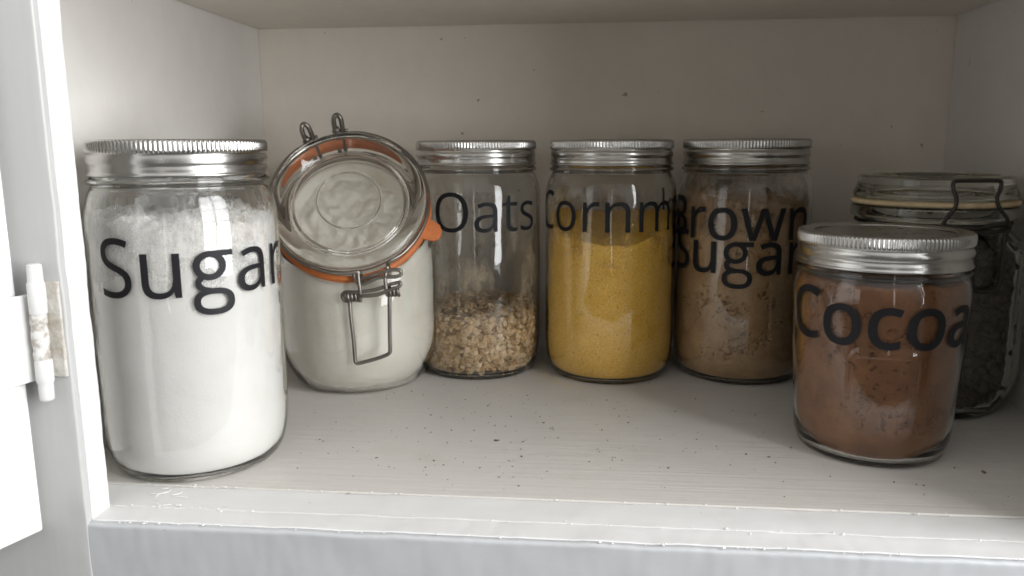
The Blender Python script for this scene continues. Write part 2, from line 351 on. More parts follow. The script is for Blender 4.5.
# ------------------------------------------------------------------ lettering
GL = json.loads('''{"S":[549,[[247,-10,223,-10,200,-9,178,-7,157,-4,136,-1,116,3,98,7,81,12,65,18,51,24,51,110,66,104,83,98,100,92,120,86,141,81,162,76,184,73,206,70,228,69,251,68,281,69,309,73,333,79,354,88,372,99,386,112,397,127,406,144,410,163,412,183,411,197,410,209,407,221,402,232,397,242,390,251,382,261,371,270,359,278,346,286,330,295,312,303,291,312,269,321,244,330,209,344,178,359,151,375,127,392,107,411,90,432,77,455,67,481,62,510,60,542,61,564,65,585,70,604,79,623,89,640,102,655,116,669,132,681,150,692,170,702,191,710,213,716,237,720,262,723,288,724,311,724,334,722,355,720,376,717,396,713,415,708,434,703,452,697,469,691,485,684,457,607,442,613,426,619,410,624,394,629,376,634,359,638,341,641,323,643,305,645,286,645,261,644,238,640,217,635,200,627,185,617,173,604,163,591,156,576,152,559,151,541,152,527,153,514,156,502,161,491,166,481,173,472,181,463,191,454,202,446,215,438,230,430,246,422,264,414,285,405,307,397,331,388,354,378,376,368,395,358,414,347,430,336,445,325,458,312,470,298,479,284,488,268,494,251,498,233,501,213,502,191,499,155,491,122,477,92,458,66,433,43,403,24,370,9,333,-2,292,-8]]],"u":[618,[[274,-10,237,-8,204,-3,175,7,150,20,128,36,110,57,97,83,87,112,81,146,79,185,79,536,168,536,168,191,173,145,187,109,211,83,244,68,287,63,320,65,349,71,374,81,395,95,411,113,423,135,433,160,439,189,444,221,445,257,445,536,533,536,533,0,461,0,448,71,444,71,433,55,420,41,406,29,390,18,372,9,353,2,334,-3,315,-7,295,-9]]],"a":[561,[[215,-10,187,-8,161,-4,136,4,114,15,94,29,77,46,63,66,54,90,48,118,46,149,49,180,56,207,69,232,86,254,109,273,137,288,170,301,209,310,253,317,303,320,394,323,394,355,393,380,389,402,384,421,375,436,365,448,352,457,338,465,322,470,303,473,283,474,266,474,250,472,234,470,218,466,203,462,188,456,173,451,159,445,145,439,132,433,105,499,120,506,135,513,152,520,169,526,188,532,207,536,227,540,247,543,267,544,288,545,325,543,358,538,387,530,412,517,433,502,450,483,463,459,472,432,478,401,480,365,480,0,416,0,399,76,395,76,381,59,366,44,352,31,337,20,322,11,305,3,286,-2,265,-7,241,-9],[235,61,261,63,286,67,308,75,329,85,348,99,364,115,377,135,386,158,391,184,393,214,393,262,314,259,276,256,244,252,216,246,193,237,176,227,162,215,151,201,143,185,139,167,137,148,138,131,141,116,147,103,155,91,165,82,176,74,189,69,203,64,218,62]]],"r":[413,[[85,0,85,536,157,536,167,438,171,438,182,455,194,471,208,486,222,501,238,514,255,526,273,534,293,541,313,545,335,546,341,546,347,546,354,545,361,545,368,545,374,544,381,543,387,542,393,541,398,540,387,459,382,460,376,461,370,462,365,463,359,464,352,465,346,465,340,466,335,466,329,466,313,465,297,462,282,458,267,452,252,444,238,434,226,423,214,410,204,396,194,381,187,364,181,346,176,327,174,307,173,286,173,0]]],"O":[781,[[391,-10,348,-8,308,-3,271,7,237,19,206,36,179,56,154,79,132,105,113,133,97,165,84,199,74,236,67,275,62,316,61,359,62,402,67,443,74,481,84,517,97,551,113,582,132,611,154,636,179,659,206,679,237,696,271,708,309,718,349,723,392,725,433,723,472,718,508,709,541,696,572,680,600,660,625,637,647,612,666,583,683,552,696,517,706,481,714,442,718,401,720,358,719,315,714,274,706,235,696,199,683,165,666,133,647,104,625,79,600,56,572,36,541,19,508,7,472,-3,433,-8],[391,68,437,71,478,80,514,96,544,118,569,145,589,179,605,217,616,259,623,306,625,358,623,410,616,457,605,499,589,537,569,569,544,597,514,618,478,634,438,643,392,646,346,643,305,634,270,618,239,597,213,569,193,537,177,499,165,457,158,410,156,358,158,306,165,259,177,217,192,179,213,145,238,118,269,96,304,80,345,71]]],"t":[361,[[249,-10,232,-9,216,-8,201,-5,186,-1,172,4,158,11,145,20,134,30,123,41,114,55,106,71,100,88,96,109,93,131,92,156,92,468,16,468,16,510,93,545,128,659,180,659,180,536,335,536,335,468,180,468,180,158,181,139,184,123,188,108,195,96,204,86,213,77,224,70,237,66,250,63,264,62,272,62,280,63,288,63,297,64,305,66,313,67,321,68,327,70,333,71,339,73,339,6,333,3,326,1,318,-1,309,-4,299,-5,289,-7,279,-8,269,-9,259,-10]]],"s":[479,[[220,-10,198,-10,178,-9,158,-7,140,-4,123,-1,108,3,93,7,78,12,65,18,52,24,52,104,65,98,80,92,95,86,112,80,129,75,148,70,166,66,185,63,203,62,222,61,247,62,270,64,289,69,306,75,319,83,330,92,338,102,344,114,348,126,349,140,349,148,347,155,345,163,342,169,338,176,333,182,326,189,319,195,309,202,299,208,286,215,272,221,255,229,237,236,217,244,197,252,178,260,160,268,143,276,128,284,114,292,101,301,90,311,80,321,71,332,64,344,58,357,54,371,52,387,51,404,53,430,60,453,71,474,87,493,107,509,130,522,156,533,186,540,217,545,252,546,271,546,290,544,308,543,326,540,343,536,360,532,377,528,393,522,408,516,423,510,393,440,379,445,365,451,351,455,337,460,322,464,307,468,292,470,277,472,262,474,246,474,225,473,207,471,190,468,176,463,164,456,153,449,145,440,140,431,136,421,135,409,136,400,137,392,140,385,143,378,148,372,154,365,161,359,170,353,180,347,192,342,204,335,219,329,235,322,253,315,273,307,293,299,311,292,329,284,345,276,360,267,374,259,386,250,397,240,407,230,415,219,422,207,427,194,431,180,433,165,434,148,432,118,425,92,413,68,397,48,376,30,351,16,323,4,292,-4,258,-8]]],"C":[632,[[389,-10,347,-8,308,-3,271,6,238,19,207,35,179,55,154,77,133,103,114,131,98,163,84,197,74,234,67,273,62,314,61,358,63,400,67,440,75,478,86,514,101,549,118,580,138,609,161,635,188,657,217,678,249,694,284,707,321,717,361,722,404,724,448,722,490,717,529,709,566,697,601,682,565,606,552,612,537,618,523,623,507,628,492,633,475,637,458,641,440,643,422,645,403,645,359,642,319,633,283,617,250,596,222,568,198,535,180,497,167,455,159,408,156,357,158,306,166,259,178,217,195,180,217,147,245,119,277,97,313,81,355,72,402,69,421,69,439,70,457,72,474,74,491,77,508,80,524,84,541,88,557,92,573,97,573,19,557,13,541,8,524,4,507,0,490,-3,473,-6,454,-7,434,-9,412,-10]]],"o":[605,[[301,-10,273,-9,247,-5,221,2,197,11,175,22,153,37,134,53,116,72,101,94,87,117,75,144,67,172,60,202,56,234,55,269,58,320,66,366,79,407,98,443,122,474,151,500,183,520,220,534,260,543,304,546,332,545,360,541,385,534,410,525,432,513,454,499,473,483,490,464,506,443,520,420,531,394,540,366,546,336,550,304,551,269,548,218,540,172,527,131,508,95,484,63,455,37,422,16,385,2,345,-7],[303,63,334,65,361,72,385,83,405,99,422,119,436,142,446,169,454,199,458,233,460,269,458,305,454,338,446,368,436,395,422,418,405,437,385,453,361,463,333,470,302,472,271,470,244,463,220,453,200,437,183,418,170,395,159,368,152,338,147,305,146,269,147,233,152,199,159,169,170,142,184,119,200,99,221,83,245,72,272,65]]],"n":[618,[[85,0,85,536,156,536,169,463,174,463,185,479,198,493,212,506,228,516,246,526,265,533,284,539,303,543,323,545,343,546,380,544,412,539,441,529,467,516,488,500,506,479,519,453,529,423,535,388,537,349,537,0,450,0,450,343,445,389,431,426,407,451,373,467,330,472,297,470,268,464,243,454,223,440,207,422,195,400,185,375,178,346,174,314,173,278,173,0]]],"m":[935,[[85,0,85,536,156,536,169,463,174,463,185,479,197,493,210,506,225,516,242,526,259,533,276,539,294,543,313,545,332,546,379,542,419,532,452,514,477,488,496,456,501,456,513,473,526,489,540,503,557,514,575,524,593,532,613,538,632,542,652,545,673,546,708,544,738,539,766,529,789,516,809,500,825,479,838,453,847,423,852,388,854,349,854,0,767,0,767,345,763,391,750,426,728,452,697,467,658,472,629,470,603,465,580,456,562,443,546,427,534,407,525,384,518,358,514,329,513,296,513,0,426,0,426,345,422,391,408,426,386,452,356,467,316,472,286,470,259,464,237,454,218,440,204,422,193,400,184,375,178,346,174,314,173,278,173,0]]],"B":[650,[[97,0,97,714,301,714,352,712,398,708,438,700,473,689,504,675,528,656,547,634,561,606,569,574,572,537,571,513,566,490,559,469,550,450,537,432,522,417,504,404,484,393,461,385,436,379,436,374,454,371,471,366,487,361,503,355,518,348,531,340,544,330,556,319,566,307,575,294,583,279,588,263,593,244,595,225,596,203,593,166,585,132,572,102,553,76,529,53,501,34,469,19,432,8,392,2,348,0],[187,410,319,410,353,411,383,415,409,421,429,429,445,439,457,452,467,468,474,485,478,505,479,527,477,549,472,569,464,586,452,600,438,611,419,621,396,628,370,633,339,636,305,637,187,637],[187,76,331,76,367,77,398,82,424,89,446,100,463,113,476,129,487,146,494,166,499,187,500,210,498,232,494,251,486,269,475,286,462,301,444,313,421,323,394,329,361,334,324,335,187,335]]],"w":[786,[[158,1,11,537,102,537,176,251,180,234,185,216,189,199,193,182,197,164,201,147,204,131,207,117,209,103,211,91,215,91,225,133,227,143,229,153,232,164,234,175,237,186,240,196,243,207,245,217,248,226,251,235,346,537,442,537,534,235,538,221,543,207,547,192,551,177,555,161,559,145,563,131,566,117,568,104,570,92,574,92,575,103,578,115,580,129,584,144,587,161,592,179,596,197,601,215,605,233,610,251,685,537,775,537,626,1,523,1,431,303,426,319,421,336,417,352,412,368,408,383,394,445,390,445,388,436,386,425,383,412,380,399,377,383,373,368,369,351,364,335,359,319,354,302,258,1]]],"c":[480,[[300,-10,272,-9,246,-5,220,0,196,9,174,19,152,32,133,47,116,65,100,86,87,109,75,135,66,163,60,194,56,228,55,265,56,303,60,338,67,370,76,400,88,426,102,449,118,470,136,489,156,504,178,517,201,527,225,536,251,541,278,545,306,546,322,546,338,545,354,543,370,541,385,537,400,534,413,530,426,526,437,522,447,517,420,444,410,448,400,451,388,454,376,458,364,461,351,464,339,466,327,468,315,469,304,469,247,461,203,437,171,396,152,339,146,266,148,229,152,196,160,166,171,140,184,117,201,99,221,85,244,74,270,68,299,66,316,66,333,67,348,69,363,72,376,75,390,79,402,83,415,87,427,92,438,97,438,19,427,14,416,9,404,5,391,1,379,-2,365,-5,350,-7,335,-9,318,-10]]],"e":[564,[[313,-10,283,-9,255,-5,228,1,203,10,178,21,156,35,136,51,118,69,102,90,88,113,76,139,67,167,60,197,56,229,55,264,56,298,60,330,66,361,74,389,85,415,97,439,112,461,129,480,147,497,168,512,190,524,213,534,238,541,264,545,292,546,319,545,344,541,368,535,390,527,411,516,429,503,446,488,462,471,475,452,487,431,496,409,503,385,509,359,512,332,513,304,513,251,146,251,149,216,154,185,164,157,176,133,193,113,212,95,234,82,259,73,286,67,317,65,337,65,356,67,374,68,391,71,407,75,423,79,440,83,456,89,472,95,489,102,489,25,473,18,456,12,440,7,424,2,408,-2,391,-5,374,-7,355,-9,334,-10],[148,321,421,321,420,347,416,371,410,393,401,413,390,431,375,447,359,459,339,467,316,472,291,474,267,472,245,468,225,459,207,448,192,433,178,416,167,396,158,374,152,349]]],"l":[258,[[85,0,85,760,173,760,173,0]]]}''')
def ell(cx, cy, rx, ry, n=36, p=2.0):
    f = lambda c: math.copysign(abs(c) ** (2 / p), c)
    return [(cx + rx * f(math.cos(2 * PI * i / n)), cy + ry * f(math.sin(2 * PI * i / n))) for i in range(n)]
def stroke(P, w):
    P = catmull(P, 6); L, R = [], []
    for i, p in enumerate(P):
        a, b = P[max(0, i - 1)], P[min(len(P) - 1, i + 1)]
        tx, ty = b[0] - a[0], b[1] - a[1]; l = math.hypot(tx, ty)
        L.append((p[0] - ty / l * w / 2, p[1] + tx / l * w / 2)); R.append((p[0] + ty / l * w / 2, p[1] - tx / l * w / 2))
    return L + R[::-1]
G_PIECES = [[ell(248, 366, 196, 180), ell(248, 366, 113, 104)], [ell(285, -76, 246, 166, 40, 2.4), ell(283, -74, 163, 92, 40, 2.5)],
            [stroke([(285, 512), (400, 512), (535, 512)], 66)], [stroke([(160, 238), (112, 190), (108, 140), (150, 88), (262, 52)], 72)]]
def glyph_pieces(ch):
    if ch == 'g': return 548, G_PIECES
    adv, loops = GL[ch]
    return adv, [[list(zip(q[0::2], q[1::2])) for q in loops]]
def embolden(loop, d):
    n = len(loop); out = []
    area = sum(loop[i][0] * loop[(i + 1) % n][1] - loop[(i + 1) % n][0] * loop[i][1] for i in range(n))
    return loop, area
def offset_loop(loop, dist):
    n = len(loop); out = []
    for i in range(n):
        (ax, ay), (bx, by), (cx, cy) = loop[i - 1], loop[i], loop[(i + 1) % n]
        l1 = math.hypot(bx - ax, by - ay) or 1; l2 = math.hypot(cx - bx, cy - by) or 1
        nx, ny = (by - ay) / l1 + (cy - by) / l2, -(bx - ax) / l1 - (cx - bx) / l2
        l = math.hypot(nx, ny) or 1
        out.append((bx + nx / l * dist, by + ny / l * dist))
    return out
def area(loop): return sum(loop[i - 1][0] * loop[i][1] - loop[i][0] * loop[i - 1][1] for i in range(len(loop))) / 2

def lettering(parent, lines, rad):
    """lines: (text, angle of the pen start in degrees, base height, em in metres, extra weight). The letters lie on the glass of radius rad(z)."""
    bm = bmesh.new(); lift = 0
    for text, th0, z0, em, bold in lines:
        pen = 0
        for ch in text:
            adv, pieces = glyph_pieces(ch)
            for loops in pieces:
                big = max(abs(area(l)) for l in loops); pos = [l for l in loops if abs(area(l)) == big][0]
                sgn = 1 if area(pos) > 0 else -1
                vs, es = [], []
                for l in loops:
                    if bold: l = offset_loop(l, bold * sgn)
                    b = len(vs); vs += [Vector(p) for p in l]; es += [(b + i, b + (i + 1) % len(l)) for i in range(len(l))]
                r = delaunay_2d_cdt(vs, es, [], 1, 1e-4)
                tmp = bmesh.new(); tv = [tmp.verts.new((p[0], p[1], 0)) for p in r[0]]
                segs = [(vs[a], vs[b]) for a, b in es]
                for f in r[2]:
                    gx = sum(r[0][i][0] for i in f) / len(f); gy = sum(r[0][i][1] for i in f) / len(f); odd = False
                    for p, q in segs:
                        if (p.y > gy) != (q.y > gy) and gx < p.x + (gy - p.y) * (q.x - p.x) / (q.y - p.y): odd = not odd
                    if not odd: continue
                    try: tmp.faces.new([tv[i] for i in f])
                    except ValueError: pass
                xs = [v.co.x for v in tmp.verts]; ys = [v.co.y for v in tmp.verts]
                for ax, lo, hi in ((0, min(xs), max(xs)), (1, min(ys), max(ys))):
                    q = math.ceil(lo / 36) * 36
                    while q < hi:
                        co = Vector((0, 0, 0)); co[ax] = q + .01; no = Vector((0, 0, 0)); no[ax] = 1
                        bmesh.ops.bisect_plane(tmp, geom=tmp.verts[:] + tmp.edges[:] + tmp.faces[:], plane_co=co, plane_no=no); q += 36
                lift = (lift + 1) % 4; mp = {}
                for v in tmp.verts:
                    z = z0 + v.co.y * em / 1000; R0 = rad(z0)
                    th = math.radians(th0) + (pen + v.co.x) * em / 1000 / R0; R1 = rad(z) + .00022 + lift * .00002
                    mp[v] = bm.verts.new((R1 * math.sin(th), -R1 * math.cos(th), z))
                for f in tmp.faces: bm.faces.new([mp[v] for v in f.verts])
                tmp.free()
            pen += adv
    bmesh.ops.recalc_face_normals(bm, faces=bm.faces[:])
    return link_mesh('lettering', bm, M_vinyl, parent, True)

# ------------------------------------------------------------------ screw-lid jars
Q_OUT = [(0, .0016), (.020, .0016), (.0335, .0013), (.0362, .0004), (.0385, 0), (.0415, .0016), (.0450, .0072), (.0472, .0160), (.0481, .0270), (.0482, .040),
         (.0482, .085), (.0482, .126), (.0479, .1365), (.0465, .1440), (.0448, .1486), (.0437, .1505), (.0438, .1518), (.0452, .1528), (.0452, .1546), (.0437, .1556), (.0430, .158), (.0430, .1725)]
Q_IN = [(.0410, .1725), (.0410, .158), (.0414, .1505), (.0432, .1462), (.0456, .1380), (.0463, .1260), (.0463, .085), (.0463, .040), (.0464, .0270), (.0456, .0160), (.0434, .0078), (.0398, .0040), (.0350, .0034), (.0200, .0036), (0, .0036)]
P_OUT = [(0, .0016), (.018, .0016), (.0308, .0013), (.0330, .0004), (.0352, 0), (.0384, .0018), (.0404, .0070), (.0416, .0150), (.0422, .0250), (.0430, .040),
         (.0444, .065), (.0454, .083), (.0452, .0900), (.0444, .0940), (.0436, .0958), (.0437, .0968), (.0450, .0976), (.0450, .0992), (.0437, .1002), (.0430, .103), (.0430, .1170)]
P_IN = [(.0410, .1170), (.0410, .103), (.0414, .0958), (.0428, .0915), (.0436, .0830), (.0426, .065), (.0412, .040), (.0405, .0245), (.0396, .0145), (.0372, .0074), (.0345, .0040), (.031, .0034), (.018, .0036), (0, .0036)]
P_OUT = [(r, z + .0052 if z > .045 else z) for r, z in P_OUT]; P_IN = [(r, z + .0052 if z > .045 else z) for r, z in P_IN]

def sm(prof, k=4):
    return [(max(0, r), z) for r, z in catmull(prof, k)]
def dedupe(P):
    out = [P[0]]
    for p in P[1:]:
        if abs(p[0] - out[-1][0]) + abs(p[1] - out[-1][1]) > 1e-6: out.append(p)
    return out
def tab_of(prof): return sorted([(z, r) for r, z in sm(prof) if r > .030], key=lambda t: t[0])

def glass_jar(parent, out, inn, mat=M_glass, seg=160, emboss=None):
    prof = sm(out) + sm(inn)
    prof = [(0 if r < 1e-5 else r, z) for r, z in dedupe(prof)]
    ph = random.random() * 6; n_out = len(dedupe(sm(out)))
    def rf(th, r, z):
        q = r + .00012 * math.sin(2 * th + ph) + .00008 * math.sin(3 * th - ph + z * 40) if r > .02 else r
        if emboss and r > .036 and r > emboss[1](z): q += emboss[0](th, z)
        return q
    bm = bmesh.new(); lathe(bm, prof, seg, rf)
    bmesh.ops.recalc_face_normals(bm, faces=bm.faces[:])
    return link_mesh('glass_body', bm, mat, parent, True)

def screw_lid(parent, H, dents=0):
    s = thing  # screw band with a knurled edge, thread swells and a rolled hem; the flat lid is its own disc
    pr = [(.0356, H - .0010), (.0364, H - .0005), (.0420, H - .0002), (.0433, H - .0001), (.0441, H - .0006), (.0446, H - .0016)]
    kn = [(.0447, H - .0022), (.0447, H - .0036), (.0447, H - .0050), (.0446, H - .0062)]
    lo = [(.0442, H - .0067), (.0438, H - .0072), (.0438, H - .0078), (.0443, H - .0086), (.0446, H - .0098), (.0446, H - .0112), (.0443, H - .0122), (.0439, H - .0129), (.0439, H - .0135), (.0442, H - .0143),
          (.0444, H - .0152), (.0444, H - .0160), (.0446, H - .0166), (.0450, H - .0171), (.0451, H - .0177), (.0447, H - .0181), (.0440, H - .0179), (.0436, H - .0170), (.0436, H - .006), (.0432, H - .0022), (.0358, H - .0016)]
    ph = random.random() * 6
    def rf(th, r, z):
        q = r + .00010 * math.sin(2 * th + ph) + .00007 * noise.noise(Vector((math.cos(th) * 4, math.sin(th) * 4, z * 300)))
        if r > .0440 and z > H - .0066:
            k = min(1, (z - (H - .0066)) / .0008) * min(1, max(0, (H - .0004 - z) / .0010))
            q += k * (.00030 * math.cos(th * 128) - .0001)
        if H - .0160 < z < H - .0070 and r > .0437: q += .00022 * math.sin(th + (z - H) * 900 + ph)
        return q
    bm = bmesh.new(); lathe(bm, pr + kn + lo, 1024, rf, True); bmesh.ops.recalc_face_normals(bm, faces=bm.faces[:])
    band = link_mesh('screw_band', bm, M_tin, parent, True)
    bm = bmesh.new()
    lathe(bm, [(0, H - .0014), (.020, H - .0014), (.028, H - .0013), (.030, H - .0010), (.0315, H - .0010), (.033, H - .0016), (.0362, H - .0018), (.0362, H - .0028), (0, H - .0028)], 96)
    bmesh.ops.recalc_face_normals(bm, faces=bm.faces[:])
    link_mesh('flat_lid', bm, M_tinlid, parent, True, 60)
    return band

def contents(name, parent, inn, top, mat, disp=None, seg=220, nz=110, nt=26, gap=.0003, z0=.020):
    ins = [(max(0, r - gap), z + (gap if r < .03 else 0)) for r, z in sm(inn, 5)][::-1]     # from the middle of the floor upwards
    low = [p for p in ins if p[1] <= z0]; tab = [(z, r) for r, z in ins if z > .010]
    rings = []
    for r, z in low:
        if r < 1e-5: rings.append([(0, 0, z)]); continue
        rings.append([(r * math.sin(2 * PI * i / seg), -r * math.cos(2 * PI * i / seg), z) for i in range(seg)])
    zs = max(z for _, z in low)
    for k in range(1, nz + 1):
        ring = []
        for i in range(seg):
            th = 2 * PI * i / seg; s, c = math.sin(th), -math.cos(th)
            zt = top(.044 * s, .044 * c); z = zs + (zt - zs) * k / nz
            r = interp(tab, z)
            if disp: r -= disp(th, z, zt)
            if zt - z < .0016: r -= .0007 * (1 - (zt - z) / .0016)
            ring.append((r * s, r * c, z))
        rings.append(ring)
    last = rings[-1]
    for k in range(1, nt):
        f = 1 - k / nt; ring = []
        for i in range(seg):
            x, y = last[i][0] * f, last[i][1] * f
            w = min(1, k / 3)
            ring.append((x, y, last[i][2] * (1 - w) + w * top(x, y)))
        rings.append(ring)
    rings.append([(0, 0, top(0, 0))])
    bm = bmesh.new(); rings_to_bm(bm, rings); bmesh.ops.recalc_face_normals(bm, faces=bm.faces[:])
    return link_mesh(name, bm, mat, parent, True)

def dust_mat(name, col, z_lo, z_hi, thick, scale=120):
    m, nt, out = new_mat(name)
    d = N(nt, 'BsdfDiffuse'); d.inputs['Color'].default_value = (*col, 1); t = N(nt, 'BsdfTransparent'); mx = N(nt, 'MixShader')
    v = coords(nt); sp = N(nt, 'SeparateXYZ'); nt.links.new(v, sp.inputs[0])
    mr = N(nt, 'MapRange'); mr.inputs[1].default_value = z_lo; mr.inputs[2].default_value = z_hi
    nt.links.new(sp.outputs['Z'], mr.inputs[0])
    rr2 = ramp(nt, mr.outputs[0], [(0, (0, 0, 0)), (.36, (1, 1, 1)), (.52, (.85,) * 3), (1, (0, 0, 0))])
    mr = N(nt, 'MapRange'); mr.inputs[3].default_value = -.14; mr.inputs[4].default_value = thick; nt.links.new(rr2, mr.inputs[0])
    a = noise_tex(nt, coords(nt, (1, 1, .5)), scale * .35, 5, .7); f = noise_tex(nt, v, scale * 14, 3, .7)
    s1 = N(nt, 'Math', operation='MULTIPLY_ADD'); s1.inputs[1].default_value = 3.0; s1.inputs[2].default_value = -1.15; nt.links.new(a, s1.inputs[0])
    s2 = N(nt, 'Math', operation='MULTIPLY_ADD'); s2.inputs[1].default_value = .9; nt.links.new(f, s2.inputs[0]); nt.links.new(s1.outputs[0], s2.inputs[2])
    s3 = N(nt, 'Math', operation='ADD'); nt.links.new(s2.outputs[0], s3.inputs[0]); nt.links.new(mr.outputs[0], s3.inputs[1])
    s4 = N(nt, 'MapRange'); s4.inputs[1].default_value = .78; s4.inputs[2].default_value = 1.5; s4.inputs[4].default_value = .92; nt.links.new(s3.outputs[0], s4.inputs[0])
    nt.links.new(s4.outputs[0], mx.inputs[0]); nt.links.new(t.outputs[0], mx.inputs[1]); nt.links.new(d.outputs[0], mx.inputs[2])
    nt.links.new(mx.outputs[0], out.inputs[0]); return m
def dust(parent, inn, z0, z1, col, thick):
    tab = sorted((z, r) for r, z in sm(inn, 5) if z > .010); rings = []
    for k in range(25):
        z = z0 + (z1 - z0) * k / 24; r = interp(tab, z) - .00012
        rings.append([(r * math.sin(2 * PI * i / 128), -r * math.cos(2 * PI * i / 128), z) for i in range(128)])
    bm = bmesh.new(); rings_to_bm(bm, rings)
    return link_mesh('clinging_dust', bm, dust_mat('dust_' + parent.name, col, z0, z1, thick), parent, True)

GROUP = 'screw-lid glass jars of dry goods'
q_rad_tab = sorted([(z, r) for r, z in sm(Q_OUT) if r > .040 and z > .006])
p_rad_tab = sorted([(z, r) for r, z in sm(P_OUT) if r > .038 and z > .006])
q_rad = lambda z: interp(q_rad_tab, z)
p_rad = lambda z: interp(p_rad_tab, z)
HQ, HP = .1745, .1242

# -- white sugar, far left
j = thing('screw_lid_jar', (.0131, .0847, 0), 'tall jar of fine white sugar lettered Sugar beside the cupboard door frame', 'jar', GROUP)
glass_jar(j, Q_OUT, Q_IN); screw_lid(j, HQ)
def top_s(x, y):
    return .1365 - x * .10 + y * .10 + .0060 * fbm(x * 45 + 3, y * 45, 1) + .0020 * noise.noise(Vector((x * 260, y * 260, 2)))
def dis_s(th, z, zt):
    c, s = math.cos(th), math.sin(th)
    n = fbm(c * 3.0, s * 3.0, z * 60, 4)
    k = max(0, min(1, (z - (zt - .030)) / .030))
    return max(0, n - .16) * .006 * k + .00015 * (1 + n)
contents('sugar', j, Q_IN, top_s, M_sugar, dis_s)
bm = bmesh.new()
for _ in range(650):
    th = math.radians(random.gauss(66, 17)); z = .1205 + abs(random.gauss(0, .011)) + max(0, math.degrees(th) - 60) * .0001
    if z > .147: continue
    r = interp(sorted((z_, r_) for r_, z_ in sm(Q_IN) if z_ > .02), z) - .0004
    s = random.uniform(.00018, .00045)
    q = Vector((r * math.sin(th), -r * math.cos(th), z)); ico(bm, 1, lambda v: q + v * s)
g = link_mesh('clinging_granules', bm, M_gran, j, False); g['kind'] = 'stuff'
dust(j, Q_IN, .100, .152, (.95, .94, .925), .70)
lettering(j, [('Sugar', -28.4, .0985, .0405, 0)], q_rad)

# -- rolled oats
j = thing('screw_lid_jar', (.1440, .2778, 0), 'tall jar one third full of rolled oats lettered Oats', 'jar', GROUP)
glass_jar(j, Q_OUT, Q_IN); screw_lid(j, HQ)
def top_o(x, y): return .0490 + y * .06 + .0030 * fbm(x * 50, y * 50 + 4, 2)
in_tab = sorted((z, r) for r, z in sm(Q_IN, 5) if z > .0066)
bm = bmesh.new()
def flake(bm, p, nrm, r, t):
    q = nrm.to_track_quat('Z', 'Y').to_matrix().to_4x4()
    a = random.uniform(.72, 1.0)
    m = Matrix.Translation(p) @ q @ Matrix.Rotation(random.random() * 6.3, 4, 'Z') @ Matrix.Diagonal((r, r * a, t, 1))
    cr = random.uniform(.15, .5); k = random.random() * 9
    def fn(l):
        e = 1 + .12 * noise.noise(l * 2 + Vector((k, k, 0)))
        return m @ Vector((l.x * e, l.y * e, l.z + cr * l.x * l.x * 1.2 - abs(l.y) ** .5 * .25))
    ico(bm, 2, fn)
for i in range(1900):
    th = random.random() * 2 * PI; s, c = math.sin(th), -math.cos(th)
    zt = top_o(.043 * s, .043 * c); z = .0056 + (zt - .0056) * random.random()
    rr = interp(in_tab, z) - random.uniform(.0010, .0030)
    if z < .012: rr -= .0008
    n = Vector((s + random.gauss(0, .5), c + random.gauss(0, .5), random.gauss(0, .5))).normalized()
    flake(bm, Vector((rr * s, rr * c, z)), n, random.uniform(.0017, .0031), .00034)
for i in range(620):
    th = random.random() * 2 * PI; rr = .0425 * math.sqrt(random.random()); x, y = rr * math.sin(th), -rr * math.cos(th)
    n = Vector((random.gauss(0, .45), random.gauss(0, .45), 1)).normalized()
    flake(bm, Vector((x, y, top_o(x, y) + random.uniform(-.0004, .0018))), n, random.uniform(.0018, .0032), .00034)
core = []
for r, z in [(0, .0050), (.030, .0050), (.0385, .0062), (.0420, .0105), (.0428, .018), (.0434, .026)]: core.append((r, z))
for k in range(1, 8): core.append((.0436, .026 + (.0450 - .026) * k / 7))
core += [(.0405, .0475), (.020, .0484), (0, .0486)]
n0 = len(bm.faces); lathe(bm, core, 64)
bm.faces.ensure_lookup_table()
for f in bm.faces[n0:]: f.material_index = 1
bmesh.ops.recalc_face_normals(bm, faces=bm.faces[:])
link_mesh('rolled_oats', bm, [M_oat, M_oatdark], j, True)
dust(j, Q_IN, .045, .135, (.55, .45, .33), .14)
lettering(j, [('Oats', -32.3, .1105, .0385, 0)], q_rad)

# -- cornmeal
j = thing('screw_lid_jar', (.2446, .2742, 0), 'tall jar of yellow cornmeal lettered Cornmeal at the middle of the shelf', 'jar', GROUP)
glass_jar(j, Q_OUT, Q_IN); screw_lid(j, HQ)
def top_c(x, y): return .1105 + .20 * y + 5.0 * x * x + .0012 * fbm(x * 60, y * 60, 3) + .0003 * noise.noise(Vector((x * 900, y * 900, 0)))
contents('cornmeal', j, Q_IN, top_c, M_corn, lambda th, z, zt: .0001 + .0002 * max(0, noise.noise(Vector((math.cos(th) * 40, math.sin(th) * 40, z * 900)))))
dust(j, Q_IN, .086, .142, (.80, .50, .11), .12)
lettering(j, [('Cornmeal', -85, .1112, .0385, 0)], q_rad)

